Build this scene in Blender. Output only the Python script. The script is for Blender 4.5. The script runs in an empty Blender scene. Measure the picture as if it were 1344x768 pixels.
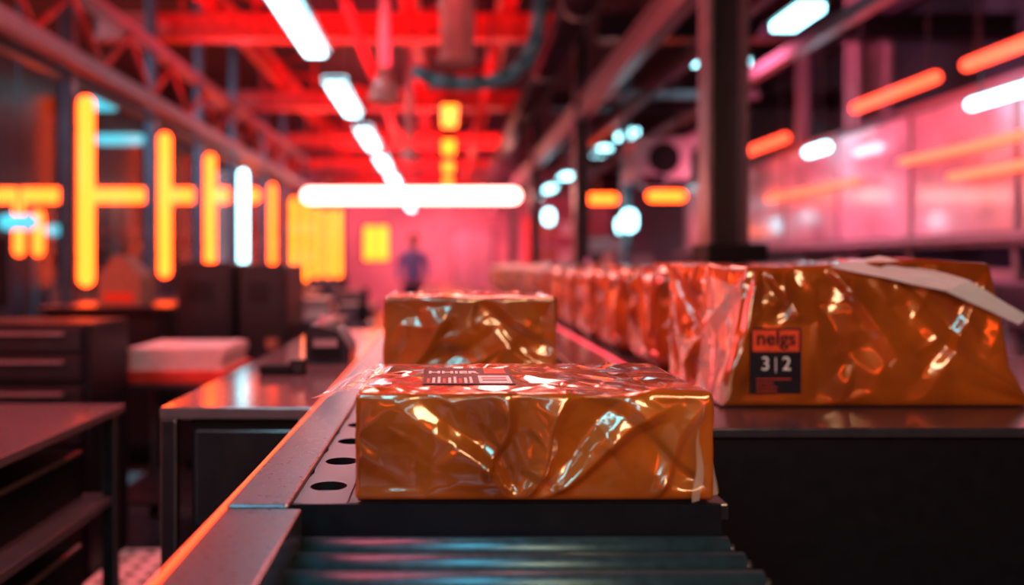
import bpy, bmesh, math, random
import numpy as np
from mathutils import Vector, Matrix
from mathutils.geometry import delaunay_2d_cdt
random.seed(7)
bpy.context.scene.view_settings.view_transform = 'Standard'

# ---------------------------------------------------------------- materials
def new_mat(name):
    m = bpy.data.materials.new(name); m.use_nodes = True
    nt = m.node_tree
    return m, nt, nt.nodes['Principled BSDF']

def pbr(name, col, rough=0.5, metal=0.0, coat=0.0, bump=0.0, bscale=40, var=0.15, rvar=0.1, spec=0.5):
    m, nt, p = new_mat(name)
    tc = nt.nodes.new('ShaderNodeTexCoord')
    n = nt.nodes.new('ShaderNodeTexNoise'); n.inputs['Scale'].default_value = bscale; n.inputs['Detail'].default_value = 5
    nt.links.new(tc.outputs['Object'], n.inputs['Vector'])
    r = nt.nodes.new('ShaderNodeValToRGB')
    r.color_ramp.elements[0].position = 0.3; r.color_ramp.elements[1].position = 0.7
    r.color_ramp.elements[0].color = (*[c*(1-var) for c in col], 1)
    r.color_ramp.elements[1].color = (*[min(1, c*(1+var)) for c in col], 1)
    nt.links.new(n.outputs['Fac'], r.inputs['Fac']); nt.links.new(r.outputs['Color'], p.inputs['Base Color'])
    mr = nt.nodes.new('ShaderNodeMapRange')
    mr.inputs['To Min'].default_value = max(0.02, rough-rvar); mr.inputs['To Max'].default_value = min(1, rough+rvar)
    nt.links.new(n.outputs['Fac'], mr.inputs['Value']); nt.links.new(mr.outputs['Result'], p.inputs['Roughness'])
    p.inputs['Metallic'].default_value = metal
    p.inputs['Coat Weight'].default_value = coat
    p.inputs['Coat Roughness'].default_value = 0.08
    p.inputs['Specular IOR Level'].default_value = spec
    if bump > 0:
        b = nt.nodes.new('ShaderNodeBump'); b.inputs['Strength'].default_value = bump; b.inputs['Distance'].default_value = 0.01
        nt.links.new(n.outputs['Fac'], b.inputs['Height']); nt.links.new(b.outputs['Normal'], p.inputs['Normal'])
    return m

def emit(name, col, strength):
    m, nt, p = new_mat(name)
    p.inputs['Base Color'].default_value = (*[c*.5 for c in col], 1)
    p.inputs['Emission Color'].default_value = (*col, 1)
    p.inputs['Emission Strength'].default_value = strength
    return m

def plastic_film(name, col, alpha, rough=0.15):
    m, nt, p = new_mat(name)
    tc = nt.nodes.new('ShaderNodeTexCoord')
    n = nt.nodes.new('ShaderNodeTexNoise'); n.inputs['Scale'].default_value = 25
    nt.links.new(tc.outputs['Object'], n.inputs['Vector'])
    p.inputs['Base Color'].default_value = (*col, 1)
    p.inputs['Roughness'].default_value = rough
    p.inputs['Alpha'].default_value = alpha
    p.inputs['Coat Weight'].default_value = 0.6
    b = nt.nodes.new('ShaderNodeBump'); b.inputs['Strength'].default_value = 0.5; b.inputs['Distance'].default_value = 0.01
    nt.links.new(n.outputs['Fac'], b.inputs['Height']); nt.links.new(b.outputs['Normal'], p.inputs['Normal'])
    return m

def wrap_mat(name, c0, c1):
    m, nt, p = new_mat(name)
    tc = nt.nodes.new('ShaderNodeTexCoord')
    n = nt.nodes.new('ShaderNodeTexNoise'); n.inputs['Scale'].default_value = 5; n.inputs['Detail'].default_value = 4
    nt.links.new(tc.outputs['Object'], n.inputs['Vector'])
    r = nt.nodes.new('ShaderNodeValToRGB')
    r.color_ramp.elements[0].color = (*c0, 1); r.color_ramp.elements[1].color = (*c1, 1)
    r.color_ramp.elements[0].position = 0.35; r.color_ramp.elements[1].position = 0.65
    nt.links.new(n.outputs['Fac'], r.inputs['Fac']); nt.links.new(r.outputs['Color'], p.inputs['Base Color'])
    p.inputs['Roughness'].default_value = 0.27
    p.inputs['Specular IOR Level'].default_value = 0.8
    p.inputs['Specular Tint'].default_value = (1.0, .72, .42, 1)
    p.inputs['Coat Weight'].default_value = 1.0; p.inputs['Coat Roughness'].default_value = 0.055
    p.inputs['Coat IOR'].default_value = 1.9
    mix = nt.nodes.new('ShaderNodeMixRGB'); mix.blend_type = 'ADD'; mix.inputs['Fac'].default_value = 0.10
    nt.links.new(tc.outputs['Object'], mix.inputs['Color1'])
    n2 = nt.nodes.new('ShaderNodeTexNoise'); n2.inputs['Scale'].default_value = 5
    nt.links.new(tc.outputs['Object'], n2.inputs['Vector']); nt.links.new(n2.outputs['Color'], mix.inputs['Color2'])
    v = nt.nodes.new('ShaderNodeTexNoise'); v.noise_type = 'RIDGED_MULTIFRACTAL'
    v.inputs['Scale'].default_value = 11; v.inputs['Detail'].default_value = 2.5
    nt.links.new(mix.outputs['Color'], v.inputs['Vector'])
    b = nt.nodes.new('ShaderNodeBump'); b.inputs['Strength'].default_value = 0.6; b.inputs['Distance'].default_value = 0.005
    nt.links.new(v.outputs['Fac'], b.inputs['Height'])
    nt.links.new(b.outputs['Normal'], p.inputs['Coat Normal'])
    b2 = nt.nodes.new('ShaderNodeBump'); b2.inputs['Strength'].default_value = 0.4; b2.inputs['Distance'].default_value = 0.005
    nt.links.new(v.outputs['Fac'], b2.inputs['Height']); nt.links.new(b2.outputs['Normal'], p.inputs['Normal'])
    return m

def glass_pane(name):
    m = bpy.data.materials.new(name); m.use_nodes = True; nt = m.node_tree
    nt.nodes.remove(nt.nodes['Principled BSDF'])
    out = nt.nodes['Material Output']
    t = nt.nodes.new('ShaderNodeBsdfTransparent'); t.inputs['Color'].default_value = (0.90, 0.97, 1.0, 1)
    g = nt.nodes.new('ShaderNodeBsdfGlossy'); g.inputs['Roughness'].default_value = 0.25
    n = nt.nodes.new('ShaderNodeTexNoise'); n.inputs['Scale'].default_value = 3
    mr = nt.nodes.new('ShaderNodeMapRange'); mr.inputs['To Min'].default_value = 0.01; mr.inputs['To Max'].default_value = 0.04
    nt.links.new(n.outputs['Fac'], mr.inputs['Value'])
    mx = nt.nodes.new('ShaderNodeMixShader')
    nt.links.new(mr.outputs['Result'], mx.inputs['Fac']); nt.links.new(t.outputs[0], mx.inputs[1]); nt.links.new(g.outputs[0], mx.inputs[2])
    nt.links.new(mx.outputs[0], out.inputs['Surface'])
    return m

M = {}
M['wrap'] = wrap_mat('orange_wrap', (0.24, 0.042, 0.003), (0.50, 0.105, 0.007))
M['film'] = plastic_film('clear_film', (0.95, 0.82, 0.82), 0.26)
M['film2'] = plastic_film('milky_film', (0.95, 0.84, 0.84), 0.50)
M['tape'] = plastic_film('white_tape', (0.92, 0.86, 0.88), 0.85, 0.3)
M['steel'] = pbr('brushed_steel', (0.15, 0.155, 0.19), 0.30, 0.85, bump=0.05, bscale=120)
M['roller'] = pbr('roller_steel', (0.075, 0.17, 0.225), 0.42, 0.8, bscale=60)
M['dark'] = pbr('dark_paint', (0.004, 0.005, 0.009), 0.45, 0.0, bscale=30, spec=.25)
M['dark2'] = pbr('charcoal_paint', (0.017, 0.016, 0.022), 0.34, 0.2, bscale=30, spec=.5)
M['black'] = pbr('black_rubber', (0.003, 0.003, 0.005), 0.6, spec=.2)
M['belt'] = pbr('conveyor_belt', (0.14, 0.12, 0.13), 0.26, 0.3, bscale=50)
M['tabletop'] = pbr('satin_tabletop', (0.055, 0.05, 0.06), 0.20, 0.4, bscale=30)
M['worktop'] = pbr('pale_worktop', (0.24, 0.18, 0.20), 0.15, 0.5, bscale=20, var=.06, rvar=.05)
M['redpaint'] = pbr('red_painted_steel', (0.66, 0.04, 0.025), 0.42, 0.1, bscale=10, var=0.35)
M['grey'] = pbr('grey_steel', (0.15, 0.125, 0.15), 0.34, 0.5, bscale=14)
M['pinkgrey'] = pbr('light_grey_paint', (0.36, 0.28, 0.31), 0.34, 0.1, bscale=8)
M['duct'] = pbr('galvanised_duct', (0.60, 0.42, 0.38), 0.36, 0.3, bscale=8)
M['teal'] = pbr('teal_pipe', (0.05, 0.34, 0.38), 0.35, 0.1, bscale=8)
M['floor'] = pbr('polished_concrete', (0.085, 0.07, 0.08), 0.24, 0.0, bump=0.05, bscale=3, var=0.3)
M['wall'] = pbr('painted_wall', (0.07, 0.13, 0.17), 0.6, bscale=2)
M['wallback'] = pbr('back_wall_paint', (0.60, 0.36, 0.39), 0.55, bscale=.5, var=0.4)
M['ceil'] = pbr('ceiling_deck', (0.03, 0.012, 0.016), 0.6, bscale=3, var=0.4)
M['white'] = pbr('white_card', (0.8, 0.72, 0.74), 0.5)
M['card'] = pbr('cardboard', (0.40, 0.17, 0.11), 0.7)
M['frost'] = pbr('frosted_panel', (0.66, 0.46, 0.52), 0.22, 0.0, coat=0.6, bscale=1.2, var=0.5)
M['labelblk'] = pbr('label_black', (0.008, 0.008, 0.016), 0.4, spec=.3)
M['labelred'] = pbr('label_red', (0.85, 0.07, 0.02), 0.4)
M['ink'] = pbr('label_white_ink', (0.9, 0.86, 0.86), 0.5)
M['glass'] = glass_pane('window_glass')
M['e_orange'] = emit('neon_orange', (1.0, 0.060, 0.005), 14)
M['e_yellow'] = emit('neon_yellow', (1.0, 0.13, 0.006), 8)
M['e_cyan'] = emit('tube_cyan', (0.36, 0.88, 1.0), 8)
M['e_white'] = emit('tube_pinkwhite', (1.0, 0.34, 0.28), 14)
M['e_red'] = emit('neon_red', (1.0, 0.05, 0.02), 6)
M['e_edgeglow'] = emit('orange_edge_glow', (1.0, 0.055, 0.015), 4.0)  # reflected orange on the rail edge, put in as emission
M['e_railglow'] = emit('pink_rail_glow', (1.0, 0.06, 0.10), 1.8)  # pink-red of the rail, put in as emission
M['e_streak'] = emit('orange_streak_glow', (1.0, 0.13, 0.06), 2.6)  # for the orange reflections on the enclosure panels
M['e_teal'] = emit('lamp_teal', (0.08, 0.60, 0.70), 1.3)
M['stripeblue'] = pbr('cyan_floor_stripe', (0.10, 0.55, 0.65), 0.5)

# ---------------------------------------------------------------- mesh builder
class B:
    def __init__(s, name):
        s.name = name; s.bm = bmesh.new(); s.mats = []
    def mi(s, k):
        if k not in s.mats: s.mats.append(k)
        return s.mats.index(k)
    def _fin(s, verts, k, smooth=False):
        i = s.mi(k); fs = set()
        for v in verts:
            for f in v.link_faces: fs.add(f)
        for f in fs: f.material_index = i; f.smooth = smooth
    def box(s, x0, x1, y0, y1, z0, z1, k, bev=0.0, rot=None):
        r = bmesh.ops.create_cube(s.bm, size=1.0)
        vs = r['verts']
        c = Vector(((x0+x1)/2, (y0+y1)/2, (z0+z1)/2))
        for v in vs:
            v.co = Vector((v.co.x*(x1-x0), v.co.y*(y1-y0), v.co.z*(z1-z0)))
            if rot is not None: v.co = rot @ v.co
            v.co += c
        s._fin(vs, k)
        if bev > 0:
            es = set(e for v in vs for e in v.link_edges)
            bmesh.ops.bevel(s.bm, geom=list(es), offset=bev, segments=2, affect='EDGES', profile=0.5, clamp_overlap=True)
        return s
    def cyl(s, p0, p1, r, k, seg=20, r2=None):
        p0 = Vector(p0); p1 = Vector(p1); d = p1-p0
        res = bmesh.ops.create_cone(s.bm, cap_ends=True, segments=seg, radius1=r, radius2=r if r2 is None else r2, depth=d.length)
        q = d.to_track_quat('Z', 'Y').to_matrix().to_4x4()
        mt = Matrix.Translation((p0+p1)/2) @ q
        for v in res['verts']: v.co = mt @ v.co
        s._fin(res['verts'], k, True)
        for v in res['verts']:
            for f in v.link_faces:
                if len(f.verts) > 4: f.smooth = False
        return s
    def tube(s, p0, p1, r, k, seg=16):   # capsule
        p0 = Vector(p0); p1 = Vector(p1)
        s.cyl(p0, p1, r, k, seg)
        for p in (p0, p1):
            res = bmesh.ops.create_uvsphere(s.bm, u_segments=seg, v_segments=8, radius=r*0.99)
            for v in res['verts']: v.co += p
            s._fin(res['verts'], k, True)
        return s
    def pipe(s, pts, r, k, seg=16):
        for a, b in zip(pts[:-1], pts[1:]): s.cyl(a, b, r, k, seg)
        for p in pts[1:-1]:
            res = bmesh.ops.create_uvsphere(s.bm, u_segments=seg, v_segments=10, radius=r)
            for v in res['verts']: v.co += Vector(p)
            s._fin(res['verts'], k, True)
        return s
    def prism(s, prof, y0, y1, k, axis='y'):
        def mk(a, b, t):
            return Vector((a, t, b)) if axis == 'y' else Vector((t, a, b))
        v0 = [s.bm.verts.new(mk(a, b, y0)) for a, b in prof]
        v1 = [s.bm.verts.new(mk(a, b, y1)) for a, b in prof]
        s.bm.faces.new(v0); s.bm.faces.new(v1[::-1])
        n = len(prof)
        for i in range(n): s.bm.faces.new((v0[i], v1[i], v1[(i+1) % n], v0[(i+1) % n]))
        s._fin(v0+v1, k); return s
    def quadgrid(s, c, k, nu=16, nv=8, rip=0.004, seed=0, thick=0):
        c = [Vector(a) for a in c]
        rnd = random.Random(seed); ph = [rnd.uniform(0, 6) for _ in range(4)]
        nrm = (c[1]-c[0]).cross(c[3]-c[0]).normalized()
        g = []
        for j in range(nv+1):
            row = []
            for i in range(nu+1):
                u = i/nu; v = j/nv
                p = (c[0]*(1-u)+c[1]*u)*(1-v)+(c[3]*(1-u)+c[2]*u)*v
                p = p+nrm*rip*(math.sin(u*9+v*4+ph[0])+math.sin(u*4-v*11+ph[1])+0.6*math.sin(u*21+ph[2]))
                row.append(s.bm.verts.new(p))
            g.append(row)
        for j in range(nv):
            for i in range(nu):
                s.bm.faces.new((g[j][i], g[j][i+1], g[j+1][i+1], g[j+1][i]))
        s._fin([v for r in g for v in r], k, True); return s
    def done(s, parent=None):
        bmesh.ops.recalc_face_normals(s.bm, faces=s.bm.faces[:])
        me = bpy.data.meshes.new(s.name)
        co = [v.co.copy() for v in s.bm.verts]
        mn = Vector([min(c[i] for c in co) for i in range(3)]); mx = Vector([max(c[i] for c in co) for i in range(3)])
        ctr = Vector(((mn.x+mx.x)/2, (mn.y+mx.y)/2, mn.z))
        for v in s.bm.verts: v.co -= ctr
        s.bm.to_mesh(me); s.bm.free()
        for k in s.mats: me.materials.append(M[k])
        o = bpy.data.objects.new(s.name, me); o.location = ctr
        bpy.context.scene.collection.objects.link(o)
        if parent is not None:
            o.parent = parent; o.location = ctr-parent.location
        return o

# ---------------------------------------------------------------- wrapped package
def facets(rs, U, V, w, h, n, amp, extra=()):
    """crumpled-film height field: random points, linear interpolation over a Delaunay mesh"""
    pts = []; hh = []
    for a in np.linspace(0, 1, 6):
        for (u, v) in ((a*w, 0), (a*w, h), (0, a*h), (w, a*h)):
            pts.append((u+rs.uniform(-.0005, .0005), v+rs.uniform(-.0005, .0005))); hh.append(rs.uniform(-.2, .2)*amp)
    for _ in range(n):
        pts.append((rs.uniform(.03, .97)*w, rs.uniform(.04, .96)*h)); hh.append(rs.uniform(-1, 1)*amp)
    for (u, v, a) in extra:
        pts.append((u, v)); hh.append(a)
    vs, es, fs, ov, oe, of = delaunay_2d_cdt([Vector(p) for p in pts], [], [], 0, 1e-6)
    H = [hh[o[0]] if len(o) else 0.0 for o in ov]
    out = np.zeros(len(U))
    for f in fs:
        a, b, c = [vs[i] for i in f]
        d = (b.y-c.y)*(a.x-c.x)+(c.x-b.x)*(a.y-c.y)
        if abs(d) < 1e-12: continue
        l0 = ((b.y-c.y)*(U-c.x)+(c.x-b.x)*(V-c.y))/d
        l1 = ((c.y-a.y)*(U-c.x)+(a.x-c.x)*(V-c.y))/d
        l2 = 1-l0-l1
        m = (l0 >= -1e-5) & (l1 >= -1e-5) & (l2 >= -1e-5)
        out[m] = (l0*H[f[0]]+l1*H[f[1]]+l2*H[f[2]])[m]
    return out

def package_mesh(name, W, D, H, res, seed, creases=(), nfac=26, taper=None, rad=0.008, flat=None, amp=1.0):
    """film-wrapped box centred on x,y; z from 0 to H"""
    rs = np.random.RandomState(seed)
    nx, ny, nz = max(4, int(W/res)), max(4, int(D/res)), max(4, int(H/res))
    bm = bmesh.new(); idx = {}
    def vert(i, j, k):
        key = (i, j, k)
        if key not in idx: idx[key] = bm.verts.new((W*(i/nx-0.5), D*(j/ny-0.5), H*(k/nz)))
        return idx[key]
    for i in range(nx):
        for j in range(ny):
            bm.faces.new((vert(i, j, nz), vert(i+1, j, nz), vert(i+1, j+1, nz), vert(i, j+1, nz)))
            bm.faces.new((vert(i, j+1, 0), vert(i+1, j+1, 0), vert(i+1, j, 0), vert(i, j, 0)))
    for i in range(nx):
        for k in range(nz):
            bm.faces.new((vert(i, 0, k), vert(i+1, 0, k), vert(i+1, 0, k+1), vert(i, 0, k+1)))
            bm.faces.new((vert(i+1, ny, k), vert(i, ny, k), vert(i, ny, k+1), vert(i+1, ny, k+1)))
    for j in range(ny):
        for k in range(nz):
            bm.faces.new((vert(0, j+1, k), vert(0, j, k), vert(0, j, k+1), vert(0, j+1, k+1)))
            bm.faces.new((vert(nx, j, k), vert(nx, j+1, k), vert(nx, j+1, k+1), vert(nx, j, k+1)))
    bm.verts.ensure_lookup_table()
    P = np.array([v.co[:] for v in bm.verts]); P0 = P.copy()
    lo = np.array([-W/2+rad, -D/2+rad, rad]); hi = np.array([W/2-rad, D/2-rad, H-rad])
    C = np.clip(P, lo, hi); d = P-C; L = np.linalg.norm(d, axis=1); L[L < 1e-9] = 1
    N = d/L[:, None]
    P = C+N*rad
    disp = np.zeros(len(P))
    FN = [np.array((0, -1., 0)), np.array((-1., 0, 0)), np.array((1., 0, 0)), np.array((0, 1., 0)), np.array((0, 0, 1.))]
    ux = P0[:, 0]+W/2; uy = P0[:, 1]+D/2; uz = P0[:, 2]
    specs = [(ux, uz, W, H), (uy, uz, D, H), (uy, uz, D, H), (ux, uz, W, H), (ux, uy, W, D)]
    for f in range(5):
        U, V, w, h = specs[f]
        k = (w*h)/0.10
        k = max(.5, min(k, 2.2))
        hgt = facets(rs, U, V, w, h, int(nfac*k), 0.0045*amp)
        hgt += facets(rs, U, V, w, h, int(nfac*3.5*k), 0.0020*amp)
        wt = np.clip((N@FN[f]-0.3)/0.6, 0, 1)
        disp += hgt*wt
    for a, b, w, am in creases:
        a = np.array(a, float); b = np.array(b, float)
        f = 0 if abs(a[1]+D/2) < 1e-4 and abs(b[1]+D/2) < 1e-4 else 1
        n = FN[f]
        ab = b-a; Ls = np.linalg.norm(ab)+1e-9
        t = ((P-a)@ab)/Ls**2
        side = np.cross(n, ab/Ls)
        sd = (P-a)@side + 0.006*np.sin(t*7+a[0]*40)
        off = np.abs((P-a)@n)
        w1 = w*(0.25+0.75*np.clip(t, 0, 1)); w2 = w1*0.3+0.003
        prof = np.where(sd > 0, np.maximum(0, 1-sd/w1), np.maximum(0, 1+sd/w2))
        tt = np.clip((t+0.02)/0.12, 0, 1)*np.clip((1.02-t)/0.25, 0, 1)
        disp += am*amp*prof*tt*np.clip(1-off/0.03, 0, 1)
    if flat:
        for (c, r) in flat:
            dd = np.abs(P-np.array(c)); ins = np.max(dd-np.array(r), axis=1)
            disp *= np.clip(ins/0.02, 0, 1)
    disp *= np.clip(P[:, 2]/(0.02), 0.0, 1)
    P = P+N*disp[:, None]
    if taper: P = taper(P, W, D, H)
    P[:, 2] = np.maximum(P[:, 2], 0.0)
    for v, c in zip(bm.verts, P): v.co = c
    for f in bm.faces: f.smooth = True
    me = bpy.data.meshes.new(name); bm.to_mesh(me); bm.free()
    me.materials.append(M['wrap'])
    return me

def add(name, me, loc, parent=None):
    o = bpy.data.objects.new(name, me); o.location = loc
    bpy.context.scene.collection.objects.link(o)
    if parent: o.parent = parent
    return o

def text(name, body, size, loc, rot, mat, parent, bold=0.0, sx=1.0):
    c = bpy.data.curves.new(name, 'FONT'); c.body = body; c.size = size; c.extrude = 0.0003; c.offset = bold
    c.align_x = 'CENTER'; c.align_y = 'CENTER'
    c.materials.append(M[mat])
    o = bpy.data.objects.new(name, c); o.location = loc; o.rotation_euler = rot; o.scale = (sx, 1, 1)
    bpy.context.scene.collection.objects.link(o); o.parent = parent
    return o

ZB = 0.905   # conveyor / table top height

# ---- front package
W, D, H = 0.494, 0.35, 0.149
f = -D/2
cr = [((-.02, f, .0), (-.20, f, .147), .09, .007), ((-.02, f, .0), (-.10, f, .147), .05, -.004),
      ((-.01, f, .0), (.05, f, .15), .05, .009), ((.0, f, .0), (.13, f, .15), .07, -.006),
      ((.0, f, .0), (.2, f, .14), .05, .008),
      ((.24, f, .02), (.07, f, .147), .06, -.005),
      ((-.06, f, .03), (-.03, f, .15), .04, .006),
      ((.16, f, .0), (.235, f, .14), .04, .005)]
me = package_mesh('wrapped_package', W, D, H, 0.0030, 3, cr, 26, flat=[((-.087, -.005, H), (0.070, 0.097, 0.02))], amp=1.4)
pk1 = add('wrapped_package', me, (0.122, 1.17+D/2, ZB+0.001))
zt = ZB+0.001+H
lb = B('label')
lb.box(-0.034, 0.103, 1.245, 1.435, zt+0.0010, zt+0.0018, 'labelblk')
lb.box(0.050, 0.098, 1.252, 1.335, zt+0.0018, zt+0.0023, 'ink')
lb.box(0.055, 0.092, 1.275, 1.285, zt+0.0023, zt+0.0027, 'labelblk').box(0.055, 0.092, 1.30, 1.312, zt+0.0023, zt+0.0027, 'labelred')
lb.box(0.062, 0.096, 1.36, 1.42, zt+0.0018, zt+0.0023, 'labelred')
for i in range(9):
    lb.box(-0.028+i*0.008, -0.028+i*0.008+0.004, 1.255, 1.30+0.01*(i % 3), zt+0.0018, zt+0.0023, 'ink' if i % 3 else 'labelred')
fl = B('film_flap')
fl.quadgrid([(0.350, 1.159, 1.045), (0.384, 1.27, 1.052), (0.386, 1.21, 0.9085), (0.335, 1.155, 0.908)], 'film2', 10, 20, 0.0022, 2)
fl.quadgrid([(-0.205, 1.31, 1.022), (-0.12, 1.21, 1.058), (-0.08, 1.46, 1.060), (-0.14, 1.48, 1.054)], 'film2', 16, 10, 0.002, 4)
lab1 = lb.done(pk1); fl1 = fl.done(pk1)
text('label_text', 'HHIER', 0.040, (0.012-0.122, 1.375-1.17-D/2, H+0.0022), (0, 0, 0), 'ink', pk1, 0.001, 0.72)

# ---- second package behind
W2, D2, H2 = 0.407, 0.32, 0.25
me = package_mesh('wrapped_package', W2, D2, H2, 0.0045, 11,
    [((-.2, -D2/2, .0), (-.02, -D2/2, .25), .08, .006), ((.2, -D2/2, .12), (0, -D2/2, .24), .08, -.005),
     ((.19, -D2/2, .05), (.02, -D2/2, .2), .06, .005)], 26, amp=1.3)
add('wrapped_package', me, (0.0575, 2.0+D2/2, ZB+0.001))

# ---- big package at right
W3, D3, H3 = 0.68, 0.44, 0.330
def tp(P, W, D, H):
    z = P[:, 2]/H
    x = P[:, 0].copy(); fr = np.clip(0.5-P[:, 1]/D, 0, 1)
    left = np.clip(-x/(W/2), 0, 1); right = np.clip(x/(W/2), 0, 1)
    P[:, 0] = x+left*(0.070*z)*fr - right*0.040*z + right*0.04*np.clip(1-z*3.5, 0, 1)*fr
    P[:, 2] -= H*0.03*np.clip((left-0.5)*2, 0, 1)*z*fr
    P[:, 2] += 0.007*np.sin(P[:, 0]*11)*z
    P[:, 1] += fr*0.03*z*z
    return P
f3 = -D3/2
cr3 = [((-.30, f3, .32), (-.34, f3, .02), .08, .010), ((-.28, f3, .33), (-.12, f3, .12), .09, .007),
       ((-.1, f3, .33), (.12, f3, .05), .10, .008), ((.05, f3, .33), (.3, f3, .1), .10, -.007),
       ((.33, f3, .3), (.1, f3, .0), .09, .007),
       ((.33, f3, .02), (.12, f3, .2), .09, .007),
       ((-.34, f3, .3), (-.34, .1, .02), .08, .009), ((-.34, .2, .3), (-.34, -.1, .1), .08, -.008),
       ((-.34, -.15, .0), (-.34, -.02, .33), .06, .008)]
me = package_mesh('wrapped_package', W3, D3, H3, 0.0048, 21, cr3, 18, taper=tp, rad=0.012, amp=1.7,
                  flat=[((-0.21, f3, 0.108), (0.07, 0.02, 0.085))])
pk3 = add('wrapped_package', me, (0.965, 1.95+D3/2, ZB+0.001))
lx = 0.752
lb = B('label')
lb.box(lx-0.058, lx+0.058, 1.9445, 1.9460, ZB+0.032, ZB+0.182, 'labelblk', 0.0)
lb.box(lx-0.053, lx+0.053, 1.9435, 1.9446, ZB+0.128, ZB+0.177, 'labelred')
lb.box(lx-0.0010, lx+0.0010, 1.9435, 1.9446, ZB+0.080, ZB+0.114, 'ink')
for i, (w, kk) in enumerate([(0.082, 'labelred'), (0.046, 'labelred'), (0.052, 'labelred'), (0.05, 'labelred')]):
    z = ZB+0.064-i*0.009
    for q in range(int(w/0.008)):
        lb.box(lx-0.044+q*0.008, lx-0.044+q*0.008+0.006, 1.9436, 1.9446, z, z+0.0022, kk)
lb3 = lb.done(pk3)
rx = (math.radians(90), 0, 0)
oy = 1.9425-pk3.location.y
text('label_text', 'nelgs', 0.045, (lx-pk3.location.x, oy, 0.156), rx, 'labelblk', pk3, 0.0008)
text('label_number', '3', 0.044, (lx-0.024-pk3.location.x, oy, 0.098), rx, 'ink', pk3, 0.0)
text('label_number', '2', 0.044, (lx+0.024-pk3.location.x, oy, 0.098), rx, 'ink', pk3, 0.0)
tpb = B('tape_strip')
tpb.quadgrid([(0.885, 1.966, 1.228), (1.02, 2.01, 1.252), (1.20, 1.956, 1.196), (1.14, 1.946, 1.170)], 'tape', 14, 12, 0.001, 3)
tpb.quadgrid([(1.14, 1.946, 1.170), (1.20, 1.956, 1.196), (1.335, 1.955, 1.112), (1.31, 1.95, 1.094)], 'tape', 14, 12, 0.0008, 5)
tpb.quadgrid([(1.285, 1.96, 1.10), (1.26, 2.2, 1.13), (1.36, 2.18, ZB+0.012), (1.335, 1.965, ZB+0.02)], 'film', 14, 12, 0.003, 6)
tpb.quadgrid([(0.62, 2.02, ZB+0.30), (0.680, 1.955, ZB+0.27), (0.63, 1.935, ZB+0.006), (0.595, 2.02, ZB+0.02)], 'film', 12, 20, 0.004, 8)
tpb.done(pk3)

# ---- row of packages behind
rowmeshes = []
for i in range(3):
    rowmeshes.append(package_mesh('wrapped_package_row_mesh', 0.50, 0.39, 0.325, 0.008, 40+i,
        [((-.25, -.2, .02), (-.25, .1, .32), .09, .010), ((-.25, .2, .3), (-.25, -.05, .1), .08, -.009), ((-.25, .0, .32), (-.25, .2, .02), .07, .009)], 14, rad=0.06, amp=1.8))
for i in range(17):
    o = add('wrapped_package', rowmeshes[i % 3], (0.875+random.uniform(-.008, .008), 2.72+i*0.56, ZB+0.001))
    o.rotation_euler.z = random.uniform(-0.04, 0.04); o.scale.z = random.uniform(0.96, 1.02)

# ---------------------------------------------------------------- conveyor
c = B('roller_conveyor')
c.box(-0.292, -0.209, 1.134, 16.0, 0.78, 0.912, 'steel', 0.004)
c.box(-0.292, -0.190, -0.3, 1.130, 0.77, 0.908, 'steel', 0.004)
c.box(-0.296, -0.2925, 0.2, 16.0, 0.901, 0.9125, 'e_edgeglow')  # rail edge glows to stand in for the reflected neon
def perforated(x0, x1, y0, y1, z, holes, r, k):
    cells = sorted(holes, key=lambda h: h[1])
    ys = [y0]+[(cells[i][1]+cells[i+1][1])/2 for i in range(len(cells)-1)]+[y1]
    for (hx, hy), a, b in zip(cells, ys[:-1], ys[1:]):
        n = 32
        ring = []; outer = []; low = []
        for q in range(n):
            t = 2*math.pi*q/n; cx, cy = math.cos(t), math.sin(t)
            sx = (x1-hx)/cx if cx > 1e-6 else ((x0-hx)/cx if cx < -1e-6 else 1e9)
            sy = (b-hy)/cy if cy > 1e-6 else ((a-hy)/cy if cy < -1e-6 else 1e9)
            ss = min(sx, sy)
            outer.append(c.bm.verts.new((hx+cx*ss, hy+cy*ss, z)))
            ring.append(c.bm.verts.new((hx+cx*r, hy+cy*r, z)))
            low.append(c.bm.verts.new((hx+cx*r*0.92, hy+cy*r*0.92, z-0.02)))
        for q in range(n):
            w = (q+1) % n
            c.bm.faces.new((ring[q], ring[w], outer[w], outer[q])).material_index = c.mi(k)
            c.bm.faces.new((low[q], low[w], ring[w], ring[q])).material_index = c.mi('black')
        c.bm.faces.new(low).material_index = c.mi('black')
hs = [(-0.172, 1.255+0.16*i) for i in range(12)]
perforated(-0.2085, -0.135, 1.162, 3.10, 0.9049, hs, 0.027, 'grey')
for hx, hy in hs:
    c.cyl((hx-0.014, hy, 0.888), (hx+0.014, hy, 0.888), 0.011, 'roller', 12)
c.box(-0.2085, 0.375, 1.16, 1.168, 0.857, 0.9045, 'dark')
c.box(-0.2085, 0.375, 1.168, 3.1, 0.80, 0.882, 'dark')
c.box(-0.134, 0.385, 1.162, 3.1, 0.883, 0.9045, 'dark2', 0.002)
c.box(-0.2085, 0.395, 3.101, 16.0, 0.86, 0.9045, 'belt', 0.002)
for i in range(17):
    c.cyl((-0.205, 1.135-0.063*i, 0.852), (0.375, 1.135-0.063*i, 0.852), 0.0165, 'roller', 28)
    c.cyl((0.375, 1.135-0.063*i, 0.852), (0.383, 1.135-0.063*i, 0.852), 0.007, 'steel', 10)
c.box(0.383, 0.392, -0.3, 1.147, 0.77, 0.842, 'dark', 0.003)
c.box(-0.19, 0.383, -0.3, 1.155, 0.77, 0.785, 'black')
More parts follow.
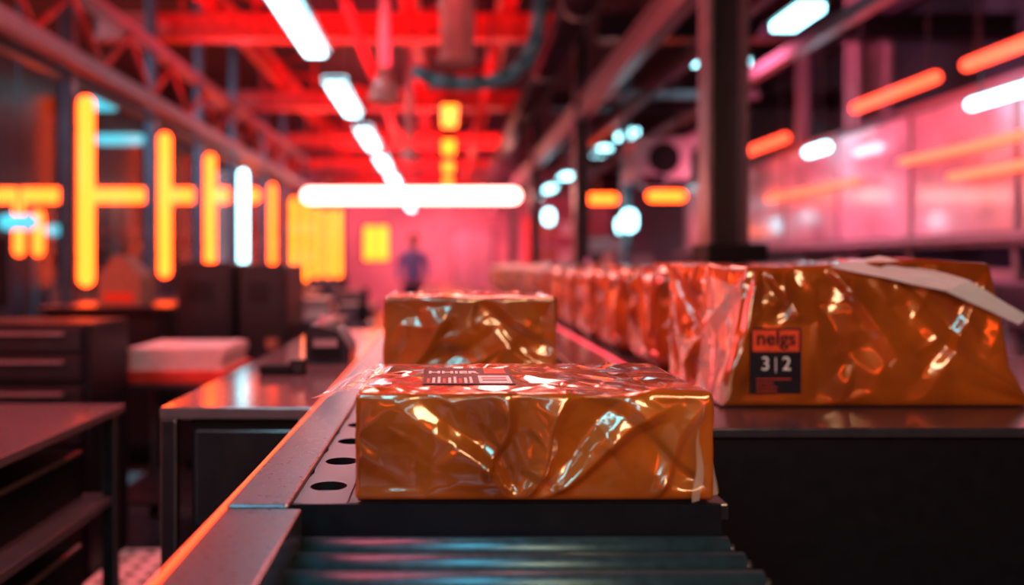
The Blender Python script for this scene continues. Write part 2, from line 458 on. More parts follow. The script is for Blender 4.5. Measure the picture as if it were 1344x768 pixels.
for y in (0.3, 1.6, 4.0, 7.0, 10.0, 13.0, 15.8):
    for x in (-0.27, 0.33):
        c.box(x-0.022, x+0.022, y-0.022, y+0.022, 0.0, 0.78 if x < 0 or y < 1.1 else 0.86, 'dark2', 0.003)
    c.box(-0.25, 0.31, y-0.012, y+0.012, 0.25, 0.29, 'dark2')
c.done()

t = B('packing_table')
t.box(0.405, 2.05, 1.70, 13.0, 0.885, ZB, 'tabletop', 0.004)
t.box(0.415, 2.03, 1.715, 12.98, 0.06, 0.884, 'dark', 0.003)
t.box(0.45, 2.0, 1.76, 12.9, 0.0, 0.06, 'black')
t.box(0.572, 0.580, 2.0, 12.9, ZB, ZB+0.006, 'e_railglow')  # pink rail line drawn as a glowing strip, not a lamp
t.done()

# ---------------------------------------------------------------- left side furniture
t = B('workbench')
t.box(-0.665, -0.305, 1.98, 4.4, 0.872, 0.90, 'worktop', 0.004)
t.box(-0.60, -0.33, 2.02, 4.36, 0.12, 0.871, 'dark')
for x in (-0.645, -0.325):
    for y in (2.0, 4.37): t.box(x-0.018, x+0.018, y-0.018, y+0.018, 0.0, 0.871, 'dark2', 0.003)
t.box(-0.59, -0.34, 2.012, 2.02, 0.62, 0.84, 'dark2', 0.003).box(-0.59, -0.34, 2.012, 2.02, 0.36, 0.60, 'dark2', 0.003)
t.done()
p = B('label_printer')
p.prism([(-0.47, 0.9005), (-0.32, 0.9005), (-0.32, 0.95), (-0.36, 1.01), (-0.45, 1.03), (-0.47, 1.0)], 2.85, 3.08, 'dark2')
p.box(-0.45, -0.35, 2.842, 2.85, 0.915, 0.95, 'black').box(-0.442, -0.358, 2.835, 2.85, 0.955, 0.985, 'pinkgrey', 0.003)
p.cyl((-0.44, 2.96, 1.025), (-0.37, 2.96, 1.025), 0.03, 'pinkgrey')
p.done()
p = B('barcode_scanner')
p.box(-0.56, -0.46, 2.55, 2.62, 0.9005, 0.93, 'black', 0.008).box(-0.47, -0.42, 2.56, 2.61, 0.9005, 0.945, 'dark2', 0.008)
p.done()

t = B('side_workbench')
t.box(-1.75, -0.995, 1.2, 2.65, 0.775, 0.80, 'worktop', 0.004)
t.box(-1.72, -1.01, 1.25, 2.62, 0.505, 0.53, 'grey', 0.003)
t.box(-1.72, -1.03, 1.3, 2.60, 0.1, 0.125, 'dark2', 0.003)
for x in (-1.72, -1.02):
    for y in (1.24, 2.60): t.box(x-0.02, x+0.02, y-0.02, y+0.02, 0, 0.775, 'dark2', 0.003)
t.box(-1.70, -1.08, 1.32, 2.55, 0.532, 0.68, 'black', 0.01)
t.box(-1.70, -1.08, 1.32, 2.55, 0.126, 0.40, 'black', 0.01)
t.done()

t = B('drawer_cabinet')
t.box(-2.2, -1.33, 3.2, 3.58, 0.05, 1.01, 'dark', 0.006)
t.box(-2.15, -1.38, 3.23, 3.55, 0.0, 0.05, 'black')
for z in (0.12, 0.28, 0.44, 0.56, 0.68, 0.80, 0.905):
    hgt = 0.145 if z < 0.4 else 0.10
    t.box(-2.17, -1.36, 3.185, 3.2, z, z+hgt*0.9, 'dark2', 0.004)
    t.box(-2.12, -1.42, 3.165, 3.186, z+hgt*0.62, z+hgt*0.74, 'pinkgrey', 0.003)
t.done()
t = B('computer_monitor')
t.box(-2.25, -1.78, 3.44, 3.47, 1.06, 1.34, 'black', 0.006)
t.box(-2.235, -1.795, 3.434, 3.44, 1.075, 1.325, 'dark')
t.box(-2.04, -1.99, 3.47, 3.50, 1.02, 1.2, 'dark2').box(-2.12, -1.9, 3.40, 3.54, 1.0105, 1.022, 'dark2', 0.003)
t.done()

t = B('machine_bench')
t.box(-2.45, -1.66, 5.1, 5.9, 0.95, 0.98, 'dark2', 0.004)
t.box(-2.42, -1.70, 5.14, 5.86, 0.1, 0.949, 'dark', 0.004)
t.box(-2.40, -2.08, 5.125, 5.14, 0.15, 0.9, 'dark2', 0.005).box(-2.05, -1.73, 5.125, 5.14, 0.15, 0.9, 'dark2', 0.005)
t.box(-2.4, -1.72, 5.2, 5.8, 0.0, 0.1, 'black')
t.done()
p = B('cardboard_box')
p.prism([(-2.16, 0.9805), (-1.90, 0.9805), (-1.90, 1.16), (-2.02, 1.29), (-2.06, 1.29), (-2.16, 1.16)], 5.3, 5.55, 'card')
p.box(-2.12, -1.94, 5.297, 5.30, 1.0, 1.06, 'labelred')
p.done()

for (x0, x1, y0, y1, zt) in ((-1.56, -1.24, 4.95, 5.6, 1.245), (-1.22, -0.93, 5.0, 5.6, 1.235)):
    t = B('electrical_cabinet')
    t.box(x0, x1, y0, y1, 0.08, zt, 'dark2', 0.01).box(x0+.03, x1-.03, y0+.03, y1-.03, 0, 0.08, 'black')
    t.box(x0+0.02, x1-0.02, y0-0.012, y0, 0.12, zt-0.03, 'dark2', 0.005)
    t.box(x1-0.06, x1-0.045, y0-0.03, y0-0.012, 0.6, 0.78, 'grey', 0.003)
    for q in range(5): t.box(x0+0.06, x1-0.1, y0-0.016, y0-0.011, zt-0.12-q*0.025, zt-0.11-q*0.025, 'black')
    t.box(x1-0.12, x1-0.05, y0-0.016, y0-0.011, 0.66 if x0 < -1.3 else 0.74, 0.80, 'card')
    t.done()

t = B('supply_cart')
t.box(-1.46, -0.90, 3.62, 4.22, 0.70, 0.72, 'dark2', 0.004).box(-1.44, -0.92, 3.64, 4.2, 0.2, 0.22, 'dark2', 0.004)
for x in (-1.43, -0.93):
    for y in (3.65, 4.19):
        t.box(x-.015, x+.015, y-.015, y+.015, 0.08, 0.70, 'grey'); t.cyl((x-.015, y, .04), (x+.015, y, .04), .04, 'black')
t.done()
p = B('paper_stack')
p.box(-1.44, -0.94, 3.66, 4.16, 0.7205, 0.775, 'redpaint', 0.006)
for i in range(6): p.box(-1.37+random.uniform(-.01, .01), -0.96+random.uniform(-.01, .01), 3.68, 4.12, 0.776+i*0.016, 0.776+i*0.016+0.014, 'white', 0.002)
p.done()
p = B('carton')
p.box(-1.16, -0.84, 6.0, 6.4, 0.84, 0.99, 'white', 0.006).box(-1.165, -0.835, 5.995, 6.405, 0.93, 0.992, 'pinkgrey', 0.004)
p.done()
p = B('carton_stand')
p.box(-1.25, -0.75, 5.9, 6.5, 0.80, 0.8395, 'grey', 0.004)
for x in (-1.22, -.78):
    for y in (5.93, 6.47): p.box(x-.02, x+.02, y-.02, y+.02, 0, .8, 'dark2')
p.box(-1.2, -.8, 5.94, 6.46, .3, .33, 'dark2')
p.done()
p = B('perforated_pallet')
p.box(-1.32, -0.90, 3.0, 3.5, 0.05, 0.065, 'white', 0.003)
for x in (-1.28, -1.11, -.94): p.box(x-.03, x+.03, 3.0, 3.5, 0, .05, 'pinkgrey')
for i in range(5):
    for j in range(6):
        p.cyl((-1.27+i*.08, 3.05+j*.08, .0655), (-1.27+i*.08, 3.05+j*.08, .067), .018, 'black', 14)
p.done()
p = B('floor_stripe')
p.box(-1.93, -1.78, 3.9, 5.05, 0.0005, 0.002, 'stripeblue')  # flat cyan stripe along the floor
p.done()

for i, (x, y, w, d, h) in enumerate([(-1.9, 7.2, .5, .8, 1.0), (-1.5, 8.8, .6, .9, .95), (-2.1, 9.6, .5, .9, 1.15), (-1.2, 10.6, .5, 1.0, .9), (-1.7, 12.2, .6, 1, 1.05), (-.9, 8.0, .35, .6, .86)]):
    t = B('packing_machine')
    t.box(x-w/2, x+w/2, y, y+d, 0.1, h*0.75, 'dark2', 0.01)
    t.box(x-w/2-.02, x+w/2+.02, y-.02, y+d+.02, h*.75, h*.79, 'pinkgrey', .004)
    t.box(x-w/2+.04, x+w/2-.1, y+.1, y+d-.1, h*.79, h, 'grey', .02)
    t.box(x+w/2-.09, x+w/2-.01, y+.02, y+.06, h*.79, h*1.05, 'dark')
    for a in (-1, 1):
        for b in (0.04, d-.04): t.box(x+a*(w/2-.04)-.02, x+a*(w/2-.04)+.02, y+b-.02, y+b+.02, 0, .1, 'black')
    t.box(x-w/2+.06, x+w/2-.06, y-.008, y, .3, h*.6, 'dark', .003)
    t.done()

# ---------------------------------------------------------------- room shell
def slab(name, *a):
    b = B(name); b.box(*a); return b.done()
slab('floor', -8, 5.4, -3, 28, -0.1, 0, 'floor')
slab('ceiling', -8, 5.4, -3, 28, 4.3, 4.4, 'ceil')
slab('wall_back', -8, 5.4, 28, 28.15, 0, 4.3, 'wallback')
slab('wall_front', -8, 5.4, -3.15, -3, 0, 4.3, 'wall')
slab('wall_left', -8.15, -8, -3, 28, 0, 4.3, 'wall')
slab('wall_right', 5.4, 5.55, -3, 28, 0, 4.3, 'wall')

YC = [-1.9, -.3, 1.3, 2.90, 4.52, 6.17, 7.9, 9.42, 10.95, 12.8, 14.3]
part = B('glazed_partition')
part.box(-2.78, -2.70, -2.9, 14.36, 0.0, 0.75, 'dark2')
part.box(-2.79, -2.65, -2.9, 14.36, 0.75, 0.80, 'grey')
part.box(-2.78, -2.70, -2.9, 14.36, 2.56, 2.62, 'dark2')
for y in YC:
    part.box(-2.77, -2.68, y-.05, y+.05, 0, 4.29, 'grey', 0.004)
for a, b_ in zip(YC[:-1], YC[1:]):
    part.box(-2.745, -2.74, a+.05, b_-.05, 0.8, 2.56, 'glass')
part.done()
tr = B('roof_truss')
tr.box(-2.66, -2.54, 0.0, 15.7, 2.62, 2.72, 'pinkgrey').box(-2.66, -2.54, 0, 15.7, 3.12, 3.2, 'pinkgrey')
y = 0.0; up = True
while y < 15.1:
    a = (-2.6, y, 2.72 if up else 3.12); b_ = (-2.6, y+.54, 3.12 if up else 2.72)
    tr.cyl(a, b_, .022, 'redpaint', 8); y += .54; up = not up
tr.box(-2.64, -2.56, 15.62, 15.7, 0, 4.29, 'dark2')
tr.done()
for (y, k) in zip([-1.9, -.3, 1.3, 2.9, 4.4, 6.17, 7.9, 9.42, 10.95, 12.8], ['e_orange', 'e_cyan', 'e_orange', 'e_orange', 'e_orange', 'e_orange', 'e_orange', 'e_orange', 'e_cyan', 'e_orange']):  # tubes nearer than the visible row are unseen, added for reflections
    n = B('added_highlight_tube')
    zb = 1.07 if y < 7 else (1.11 if y < 9 else 1.22)
    n.tube((-2.60, y, zb+.06), (-2.60, y, 2.40), .055 if y < 12 else .045, k)
    n.box(-2.679, -2.66, y-.04, y+.04, zb, 2.46, 'dark2')
    n.box(-2.67, -2.60, y-.03, y+.03, 2.2, 2.23, 'dark2').box(-2.67, -2.60, y-.03, y+.03, zb+.2, zb+.23, 'dark2')
    n.done()
n = B('neon_light_cluster')
for i, (x, zt, zb) in enumerate([(-2.66, 2.36, 1.0), (-2.46, 2.36, 1.0), (-2.26, 2.2, 1.05), (-2.06, 2.16, 1.0), (-1.88, 2.16, 1.05)]):
    n.tube((x, 14.95, zb), (x, 14.95, zt), .052, 'e_yellow')
n.box(-2.8, -1.75, 15.03, 15.08, .85, .95, 'dark2').box(-2.8, -1.75, 15.03, 15.08, 2.45, 2.52, 'dark2')
n.box(-2.76, -2.72, 15.03, 15.08, 0, 2.5, 'dark2').box(-1.82, -1.78, 15.03, 15.08, 0, 2.5, 'dark2')
n.done()
n = B('linear_pendant_light')
n.tube((-2.22, 13.9, 2.36), (1.1, 13.9, 2.36), .12, 'e_white')
for x in (-1.9, .5): n.cyl((x, 13.9, 2.48), (x, 13.9, 4.29), .012, 'dark2', 8)
n.done()
n = B('linear_pendant_light')
n.tube((-7.4, 13.0, 2.29), (-2.93, 13.0, 2.29), .11, 'e_orange')
for x in (-6.9, -3.2): n.cyl((x, 13.0, 2.40), (x, 13.0, 4.29), .012, 'dark2', 8)
n.done()
for (x, y, z, k, L) in [(-3.4, 8.3, 2.8, 'e_teal', .3), (-4.2, 11, 2.85, 'e_teal', .5), (-5.2, 11.5, 1.7, 'e_teal', .3), (-3.7, 7.4, 1.6, 'e_teal', .2)]:
    n = B('strip_light'); n.tube((x-L/2, y, z), (x+L/2, y, z), .07, k); n.cyl((x, y, z+.06), (x, y, 4.29), .01, 'dark2', 8); n.done()
for (x, y) in [(-5.0, 10.0), (-4.8, 10.05)]:
    n = B('added_highlight_tube'); n.tube((x, y, 1.4), (x, y, 1.82 if x > -4.9 else 2.0), .06, 'e_orange'); n.cyl((x, y, 0), (x, y, 1.34), .02, 'dark2', 8); n.done()
t = B('storage_rack')
for x in (-7.2, -5.8, -4.4):
    for y in (15, 15.6): t.box(x-.03, x+.03, y-.03, y+.03, 0, 2.6, 'teal')
for z in (.4, 1.1, 1.8, 2.5): t.box(-7.23, -4.37, 14.97, 15.63, z, z+.05, 'grey')
for i in range(10):
    x = -7.0+i*.27; t.box(x, x+.22, 15.1, 15.5, 1.151, 1.151+random.uniform(.2, .5), 'dark2', .01); t.box(x, x+.2, 15.1, 15.5, .451, .451+random.uniform(.2, .5), 'card', .01)
t.done()

for i in range(-2, 8):  # fixtures before the visible row are unseen, added for highlights on the wrap
    y0 = 5.45+2.85*i
    if i == -1: y0 = 2.2
    if i == -2: y0 = -1.6
    n = B('ceiling_light')
    n.box(-1.16, -1.0, y0, y0+1.65, 2.96, 3.0, 'e_cyan', 0.01)
    n.box(-1.19, -.97, y0-.02, y0+1.67, 3.0, 3.06, 'dark2', 0.005)
    for q in (.2, 1.45): n.cyl((-1.08, y0+q, 3.06), (-1.08, y0+q, 4.29), .01, 'dark2', 8)
    n.done()
for i in range(6):
    y0 = 10.7+3.0*i
    n = B('ceiling_panel_light')
    n.box(-.05, .15, y0, y0+1.5, 3.20, 3.24, 'e_yellow', .01); n.box(-.07, .17, y0-.02, y0+1.52, 3.24, 3.3, 'dark2')
    for q in (.2, 1.3): n.cyl((.05, y0+q, 3.3), (.05, y0+q, 4.29), .01, 'dark2', 8)
    n.done()
for (y, L, x) in [(5.75, .5, 2.47), (7.1, .25, 2.2), (7.3, .3, 2.52), (11.1, .6, 2.42), (12.7, .7, 2.38), (16.5, 1, 2.38), (19, 1, 2.38), (22, 1, 2.38)]:
    n = B('ceiling_spot_light')
    n.box(x-.09, x+.09, y, y+L, 2.94, 3.0, 'e_cyan', .01).box(x-.11, x+.11, y-.02, y+L+.02, 3.0, 3.06, 'dark2')
    n.cyl((x, y+L/2, 3.06), (x, y+L/2, 4.29), .012, 'dark2', 8)
    n.done()
for (x, y, z) in [(2.15, 10, 1.75), (2.75, 13.3, 1.85), (1.75, 14.5, 2.05)]:
    n = B('globe_lamp'); n.tube((x, y, z-.04), (x, y, z+.04), .09, 'e_cyan'); n.cyl((x, y+.06, 0), (x, y+.06, z-.1), .025, 'dark2', 8); n.done()
for (x0, x1, y) in [(2.0, 2.45, 12.5), (2.9, 3.3, 12.0)]:
    n = B('added_highlight_tube'); n.tube((x0, y, 2.2), (x1, y, 2.2), .07, 'e_orange'); n.cyl(((x0+x1)/2, y, 2.25), ((x0+x1)/2, y, 4.29), .012, 'dark2', 8); n.done()
# unseen tubes added behind the camera to give the wrap its streaky highlights
for (x0, x1, z, k) in [(-.9, .9, 2.5, 'e_cyan'), (1.6, 3.2, 1.9, 'e_orange'), (-2.2, -1.2, 1.6, 'e_orange'), (.2, 1.2, 3.4, 'e_white')]:
    n = B('added_highlight_tube'); n.tube((x0, -2.9, z), (x1, -2.9, z), .06, k)
    for q in (x0+.1, x1-.1): n.box(q-.02, q+.02, -2.99, -2.9, z-.02, z+.02, 'dark2')
    n.done()
for (y0, y1, x, z, k, r) in [(6.45, 7.7, 3.7, 2.65, 'e_red', .045), (4.9, 6.05, 3.7, 2.65, 'e_red', .045), (9.3, 10.55, 3.7, 2.62, 'e_red', .05), (4.9, 6.0, 3.7, 2.36, 'e_cyan', .04), (8.3, 8.7, 3.7, 2.38, 'e_cyan', .05)]:
    n = B('added_highlight_tube'); n.tube((x, y0, z), (x, y1, z), r, k)
    for q in (y0+.1, y1-.1):
        n.cyl((x, q, z+.03), (x, q, 4.29), .008, 'dark2', 8)
    n.done()

def ibeam(b, x0, x1, y, z0, z1, k):
    b.box(x0, x1, y-.09, y+.09, z0, z0+.03, k).box(x0, x1, y-.09, y+.09, z1-.03, z1, k).box(x0, x1, y-.012, y+.012, z0+.03, z1-.03, k)
for i, y in enumerate([4.5, 8.1, 11.7, 15.5, 19.0, 22.6, 26]):
    b = B('ceiling_beam'); ibeam(b, -3.3, 1.18, y, 3.36, 3.60, 'redpaint'); b.done()
    b = B('ceiling_beam'); ibeam(b, 1.44, 5.38, y, 3.36, 3.60, 'dark2'); b.done()  # right half coloured dark because the red light does not reach it
for x, z0, k in [(-2.2, 3.62, 'redpaint'), (-.35, 3.62, 'redpaint'), (.6, 3.62, 'redpaint'), (2.9, 3.62, 'dark2'), (4.3, 3.62, 'dark2')]:  # girders on the unlit right side are coloured dark too
    b = B('ceiling_girder'); b.box(x-.06, x+.06, 0, 27.9, z0, z0+.16, k).box(x-.1, x+.1, 0, 27.9, z0+.16, z0+.19, k); b.done()
b = B('ceiling_bracing')
for y in (4.5, 8.1, 11.7, 15.5, 19.0):
    b.cyl((-2.2, y+.1, 3.9), (.6, y+3.4, 3.9), .03, 'redpaint', 8); b.cyl((.6, y+.1, 3.96), (-2.2, y+3.4, 3.96), .03, 'redpaint', 8)
    for x in (-2.5, -1.8): b.cyl((x, y, 3.6), (x, y, 4.29), .03, 'redpaint', 8)
b.done()
b = B('ventilation_duct'); b.cyl((.08, 6.0, 2.66), (.08, 6.0, 4.29), .12, 'duct', 28)
for z in (2.66, 3.05, 3.5): b.cyl((.08, 6.0, z), (.08, 6.0, z+.03), .135, 'duct', 28)
b.done()
b = B('curved_pipe')
pts = [(-.24, 6.5, 2.72), (-.1, 6.5, 2.64), (.09, 6.5, 2.61), (.32, 6.5, 2.62), (.5, 6.5, 2.68), (.62, 6.5, 2.8), (.69, 6.5, 2.98), (.73, 6.5, 3.3), (.73, 6.5, 4.29)]
b.pipe(pts, .055, 'teal'); b.done()
b = B('pendant_lamp'); b.cyl((-.5, 7.0, 2.80), (-.5, 7.0, 4.29), .045, 'duct', 16).cyl((-.5, 7, 2.62), (-.5, 7, 2.80), .13, 'duct', 24, r2=.06).cyl((-.5, 7, 2.58), (-.5, 7, 2.62), .13, 'duct', 24); b.done()
b = B('pendant_lamp'); b.cyl((-.42, 10.0, 2.6), (-.42, 10.0, 4.29), .05, 'duct', 16).cyl((-.42, 10, 2.45), (-.42, 10, 2.6), .12, 'duct', 24, r2=.06); b.done()
b = B('ventilation_duct'); b.cyl((.95, 3, 3.1), (.95, 24, 3.1), .13, 'dark2', 24)
for y in range(4, 24, 2): b.cyl((.95, y, 3.1), (.95, y+.05, 3.1), .145, 'grey', 24).cyl((.95, y, 3.2), (.95, y, 4.29), .01, 'dark2', 6)
b.done()
b = B('service_pipe'); b.cyl((-.75, 3, 3.2), (-.75, 26, 3.2), .04, 'redpaint', 12)
for y in range(4, 26, 3): b.cyl((-.75, y, 3.2), (-.75, y, 4.29), .01, 'dark2', 6)
b.done()
b = B('service_pipe'); b.cyl((.42, 7, 3.0), (.42, 26, 3.0), .05, 'redpaint', 12)
for y in range(8, 26, 3): b.cyl((.42, y, 3.0), (.42, y, 4.29), .01, 'dark2', 6)
b.done()

for i, y in enumerate([4.0, 8.2, 12.4, 16.6]):
    b = B('steel_column')
    w = .095 if i == 0 else .07
    x = 1.30; zb = 0.9055 if y < 13 else 0
    b.box(x-w, x+w, y-.01, y+.01, zb, 4.29, 'dark2')
    b.box(x-w, x-w+.025, y-.08, y+.08, zb, 4.29, 'grey', .002); b.box(x+w-.025, x+w, y-.08, y+.08, zb, 4.29, 'grey', .002)
    if i == 0: b.box(x-.115, x+.17, y-.12, y+.12, 1.24, 1.33, 'black', .008)
    b.done()
b = B('overhead_rail')
b.box(1.25, 1.35, 0, 26, 2.62, 2.68, 'pinkgrey').box(1.29, 1.31, 0, 26, 2.68, 2.8, 'pinkgrey').box(1.25, 1.35, 0, 26, 2.8, 2.83, 'pinkgrey')
b.done()
b = B('overhead_rail'); b.box(1.8, 1.88, 0, 26, 2.75, 2.82, 'grey').box(2.9, 3.0, 0, 26, 3.0, 3.1, 'grey')
for y in (4, 8.2, 12.4, 16.6): b.box(1.35, 3.0, y-.04, y+.04, 2.83, 2.9, 'grey')
b.done()
b = B('steel_column'); b.box(4.05, 4.40, 8.5, 8.56, 0, 4.29, 'pinkgrey').box(4.05, 4.10, 8.4, 8.66, 0, 4.29, 'pinkgrey').box(4.35, 4.40, 8.4, 8.66, 0, 4.29, 'pinkgrey'); b.done()
b = B('steel_column'); b.box(4.1, 4.22, 9.9, 10.02, 0, 4.29, 'pinkgrey', .004); b.done()
b = B('steel_column'); b.box(2.15, 2.25, 10.4, 10.5, 0, 4.29, 'teal', .004); b.done()

b = B('air_handling_unit')
b.box(2.05, 2.65, 9.2, 9.9, 2.15, 2.62, 'frost', .03).cyl((2.35, 9.19, 2.38), (2.35, 9.16, 2.38), .17, 'black', 24).box(2.1, 2.35, 9.1, 9.2, 2.05, 2.2, 'black', .01)
b.cyl((2.6, 9.5, 2.5), (2.95, 9.5, 2.75), .09, 'frost', 16)
for x in (2.1, 2.6): b.cyl((x, 9.5, 2.6), (x, 9.5, 4.29), .015, 'dark2', 8)
b.done()

b = B('machine_enclosure')
b.box(3.92, 4.0, 3.2, 14.0, 2.5, 2.56, 'grey').box(3.80, 4.0, 3.2, 14.0, 1.36, 1.47, 'grey', .01).box(3.70, 3.80, 3.2, 14.0, 1.40, 1.44, 'pinkgrey', .005)
for i in range(9):
    y = 3.2+i*1.35; b.box(3.93, 3.96, y-.02, y+.02, 0, 2.56, 'pinkgrey')
    if i < 8: b.box(3.955, 3.965, y+.02, y+1.33, 1.47, 2.5, 'frost'); b.box(3.99, 4.0, y+.03, y+1.32, .3, 1.2, 'frost')
b.box(3.75, 4.0, 3.2, 14.0, .82, .88, 'grey').box(3.8, 4.0, 3.4, 13.8, .2, .25, 'grey')
for i in range(6): b.box(3.8, 3.97, 3.6+i*1.7, 4.5+i*1.7, .881, 1.12, 'dark2', .02)
b.done()
for (y0, y1, z) in [(5.3, 7.2, 2.1), (5.0, 6.5, 1.90), (8.0, 10.2, 2.02)]:  # dim glowing bars stand in for orange reflections on the panels
    n = B('added_highlight_tube'); n.tube((3.85, y0, z), (3.85, y1, z), .035, 'e_streak')
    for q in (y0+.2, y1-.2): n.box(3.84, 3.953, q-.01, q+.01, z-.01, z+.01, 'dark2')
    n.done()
for (x, y, w, d, h) in [(2.7, 5.2, .5, .8, 1.2), (2.8, 7.0, .6, 1.2, 1.28), (2.9, 9.3, .5, 1, 1.25), (2.6, 11.6, .7, 1, 1.4), (2.7, 14, .9, 1.5, 1.7)]:
    t = B('packing_machine')
    t.box(x-w/2, x+w/2, y, y+d, 0.1, h*0.8, 'dark2', 0.01).box(x-w/2-.02, x+w/2+.02, y-.02, y+d+.02, h*.8, h*.83, 'grey', .004)
    t.box(x-w/2+.05, x+w/2-.08, y+.1, y+d-.1, h*.83, h, 'pinkgrey', .02)
    for a in (-1, 1):
        for bb in (0.05, d-.05): t.box(x+a*(w/2-.05)-.02, x+a*(w/2-.05)+.02, y+bb-.02, y+bb+.02, 0, .1, 'black')
    t.box(x-w/2+.06, x+w/2-.06, y-.008, y, .3, h*.7, 'dark', .003)
    t.done()

n = B('window_1')
n.box(-2.66, -1.90, 27.93, 27.98, 1.4, 2.5, 'e_yellow')
for x in (-2.70, -2.28, -1.86): n.box(x-.03, x+.03, 27.9, 27.99, 1.35, 2.55, 'dark2')
for z in (1.35, 2.5): n.box(-2.73, -1.83, 27.9, 27.99, z, z+.05, 'dark2')
n.done()
b = B('door_1'); b.box(.3, 1.5, 27.9, 27.98, 0, 2.3, 'pinkgrey', .01).box(.2, .3, 27.88, 27.99, 0, 2.4, 'grey').box(1.5, 1.6, 27.88, 27.99, 0, 2.4, 'grey').box(.2, 1.6, 27.88, 27.99, 2.3, 2.4, 'grey').box(.89, .91, 27.89, 27.9, 0, 2.3, 'dark'); b.done()
for x in (-4.6, 3.2):
    b = B('storage_rack')
    for xx in (x-.9, x+.9):
        for yy in (24, 24.6): b.box(xx-.03, xx+.03, yy-.03, yy+.03, 0, 2.6, 'redpaint')
    for z in (.4, 1.2, 2.0): b.box(x-.93, x+.93, 23.97, 24.63, z, z+.06, 'redpaint'); b.box(x-.8, x-.1, 24.05, 24.55, z+.061, z+.5, 'card', .01); b.box(x+.05, x+.75, 24.05, 24.55, z+.061, z+.45, 'white', .01)
    b.done()

# ---------------------------------------------------------------- worker (distant)
M['jacket'] = pbr('blue_jacket', (0.26, 0.19, 0.46), 0.7)
M['trouser'] = pbr('dark_trousers', (0.02, 0.02, 0.04), 0.8)
M['skin'] = pbr('skin_tone', (0.6, 0.26, 0.20), 0.5)
M['cap'] = pbr('red_cap', (0.6, 0.05, 0.04), 0.6)
px, py = -0.50, 13.2
worker = bpy.data.objects.new('worker', None); worker.location = (px, py, 0); bpy.context.scene.collection.objects.link(worker)
def skin_chain(name, verts, edges, radii, mat, rootv=0, sub=2):
    me = bpy.data.meshes.new(name); me.from_pydata(verts, edges, [])
    o = bpy.data.objects.new(name, me); bpy.context.scene.collection.objects.link(o); o.parent = worker
    m = o.modifiers.new('skin', 'SKIN'); m.use_smooth_shade = True
    for i, r in enumerate(radii):
        o.data.skin_vertices[0].data[i].radius = (r if isinstance(r, tuple) else (r, r))
        o.data.skin_vertices[0].data[i].use_root = (i == rootv)
    s = o.modifiers.new('sub', 'SUBSURF'); s.levels = sub; s.render_levels = sub
    me.materials.append(M[mat]); return o
V = [(0, 0, .94), (0, .01, 1.10), (0, .0, 1.27), (0, 0, 1.40), (0, -.01, 1.47),
     (-.17, 0, 1.39), (-.24, -.02, 1.14), (-.20, -.20, 1.0), (.17, 0, 1.39), (.24, -.02, 1.14), (.19, -.22, 1.02)]
E = [(0, 1), (1, 2), (2, 3), (3, 4), (3, 5), (5, 6), (6, 7), (3, 8), (8, 9), (9, 10)]
skin_chain('jacket', V, E, [(.16, .11), (.145, .10), (.17, .115), (.12, .09), .055, .065, .048, .036, .065, .048, .036], 'jacket')
V = [(0, 0, .92), (-.09, 0, .86), (-.10, -.02, .48), (-.10, .02, .09), (-.10, -.12, .045), (.09, 0, .86), (.10, -.02, .48), (.10, .02, .09), (.10, -.12, .045)]
E = [(0, 1), (1, 2), (2, 3), (3, 4), (0, 5), (5, 6), (6, 7), (7, 8)]
skin_chain('trousers', V, E, [.13, .095, .065, .048, .04, .095, .065, .048, .04], 'trouser')
hd = bmesh.new(); bmesh.ops.create_uvsphere(hd, u_segments=32, v_segments=24, radius=1)
for v in hd.verts:
    x, y, z = v.co
    jaw = 1-0.28*max(0, -z)
    nose = 0.16*math.exp(-((x/.14)**2+((z+.08)/.2)**2)) if y < 0 else 0
    eye = -0.06*(math.exp(-(((abs(x)-.38)/.16)**2+((z-.08)/.12)**2))) if y < 0 else 0
    lip = 0.04*math.exp(-((x/.28)**2+((z+.5)/.08)**2)) if y < 0 else 0
    v.co = Vector((x*.075*jaw, y*.095*jaw-(nose+eye+lip)*.1, z*.118+1.60))
for f_ in hd.faces: f_.smooth = True
me = bpy.data.meshes.new('head'); hd.to_mesh(me); hd.free(); me.materials.append(M['skin'])
add('head', me, (0, -.01, 0), worker)
skin_chain('neck', [(0, 0, 1.44), (0, -.005, 1.53)], [(0, 1)], [.055, .05], 'skin')
hr = bmesh.new(); bmesh.ops.create_uvsphere(hr, u_segments=24, v_segments=16, radius=1)
for v in hr.verts:
    x, y, z = v.co
    if z < 0: z *= .4
    v.co = Vector((x*.083, y*.103+.006, z*.085+1.645))
for f_ in hr.faces: f_.smooth = True
me = bpy.data.meshes.new('hair'); hr.to_mesh(me); hr.free(); me.materials.append(M['cap']); add('cap', me, (0, 0, 0), worker)
for s in (-1, 1):
    skin_chain('ear', [(s*.075, 0, 1.58), (s*.082, .005, 1.62)], [(0, 1)], [.012, .014], 'skin')
    hx, hy, hz = (-.20, -.20, 1.0) if s < 0 else (.19, -.22, 1.02)
    skin_chain('palm', [(hx, hy, hz), (hx, hy-.05, hz-.01), (hx, hy-.09, hz-.015)], [(0, 1), (1, 2)], [(.028, .02), (.038, .016), (.036, .013)], 'skin')
    for q, Lf in enumerate([.065, .075, .07, .055]):
        ox = (q-1.5)*.019
        skin_chain('finger_%d' % (q+1), [(hx+ox, hy-.085, hz-.015), (hx+ox, hy-.085-Lf*.5, hz-.022), (hx+ox, hy-.085-Lf*.8, hz-.045)], [(0, 1), (1, 2)], [.009, .008, .007], 'skin', sub=1)
    skin_chain('thumb', [(hx-s*.03, hy-.03, hz-.01), (hx-s*.052, hy-.06, hz-.02), (hx-s*.056, hy-.085, hz-.03)], [(0, 1), (1, 2)], [.011, .01, .008], 'skin', sub=1)

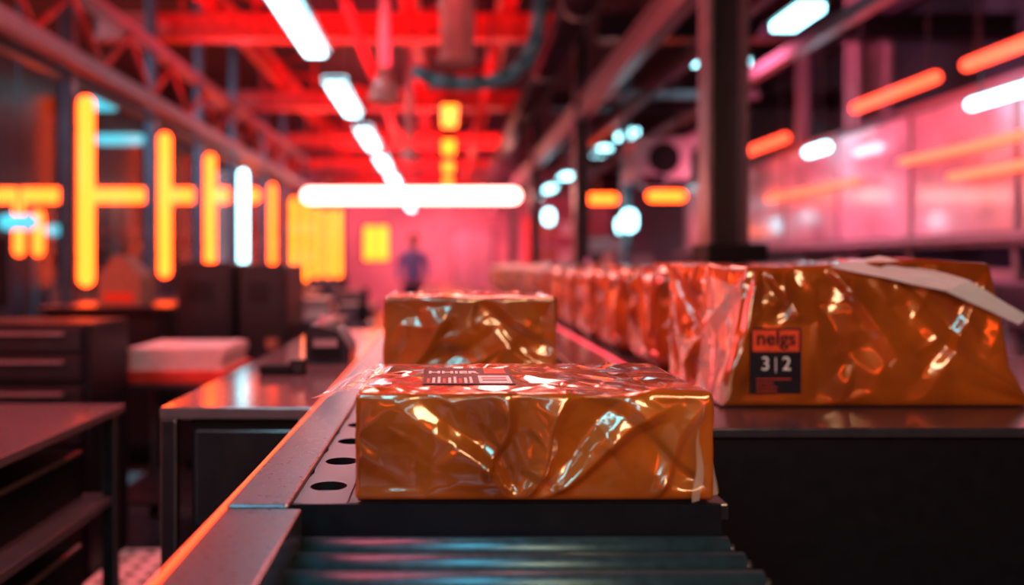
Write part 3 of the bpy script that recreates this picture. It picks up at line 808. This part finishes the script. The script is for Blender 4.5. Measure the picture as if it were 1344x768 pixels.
# ---------------------------------------------------------------- added fill lights, no visible fixtures
def area(name, loc, target, size, col, power, sy=None):
    l = bpy.data.lights.new(name, 'AREA'); l.color = col; l.energy = power
    l.shape = 'RECTANGLE'; l.size = size; l.size_y = sy or size
    o = bpy.data.objects.new(name, l); o.location = loc
    o.rotation_euler = (Vector(target)-Vector(loc)).to_track_quat('-Z', 'Y').to_euler()
    bpy.context.scene.collection.objects.link(o); return o
RED = (1.0, 0.03, 0.07); PINK = (1.0, 0.11, 0.18); CY = (0.2, 0.85, 1.0)
for i, y in enumerate([3.5, 7.5, 12, 17, 22]):
    area('red_ceiling_fill', (-.9, y, 2.75), (-.9, y+.3, 4.3), 2.2, RED, 105, 2.5)  # no fixture there, added to redden the ceiling beams
area('back_wall_wash', (-.3, 23, 2.6), (-.3, 28, 1.6), 4, PINK, 480, 1.5)  # added to light the back wall pink
area('aisle_wash', (-.3, 15, 2.9), (-.3, 20, .8), 3, PINK, 220, 1.0)  # added pink fill over the far aisle
area('enclosure_wash', (2.6, 8.0, 2.95), (4.0, 8.0, 1.9), .8, (1.0, .16, .30), 210, 7)  # added to brighten the frosted panels
area('adjacent_room_fill', (-5.2, 7, 4.0), (-5.2, 9, 1), 3, (.2, .6, .85), 330, 6)  # added bluish fill behind the glazing, no fixture there
area('cyan_fill_light', (-.55, -.1, 2.3), (0.1, 1.3, .95), .35, CY, 13, 1.2)  # unseen lamp added for teal highlights on the front package
area('warm_fill_light', (.9, -.9, 2.2), (0.5, 1.6, 1.0), 1.0, (1.0, .55, .28), 30, .4)  # unseen warm key added from the camera side
area('red_side_fill', (-2.0, 1.8, 2.6), (0.6, 2.4, .9), .6, (1.0, .08, .10), 75, 2.0)  # unseen, added from the left for red edges on column and packages
area('pink_top_fill', (.3, 3.6, 3.2), (.4, 2.4, .9), .5, (1.0, .25, .22), 75, 2.2)  # unseen, added to light the package tops from behind

w = bpy.data.worlds.new('World'); bpy.context.scene.world = w; w.use_nodes = True
w.node_tree.nodes['Background'].inputs['Color'].default_value = (0.25, 0.05, 0.07, 1)
w.node_tree.nodes['Background'].inputs['Strength'].default_value = 0.03

# ---------------------------------------------------------------- camera
cam = bpy.data.cameras.new('camera'); co = bpy.data.objects.new('camera', cam)
bpy.context.scene.collection.objects.link(co)
co.location = (0, 0, 1.23); co.rotation_euler = (math.radians(90), 0, 0)
cam.sensor_width = 36; cam.lens = 30
cam.shift_x = (672-585)/1344; cam.shift_y = -(384-348)/1344
cam.clip_start = 0.05
cam.dof.use_dof = True; cam.dof.focus_distance = 1.36; cam.dof.aperture_fstop = 1.3
bpy.context.scene.camera = co
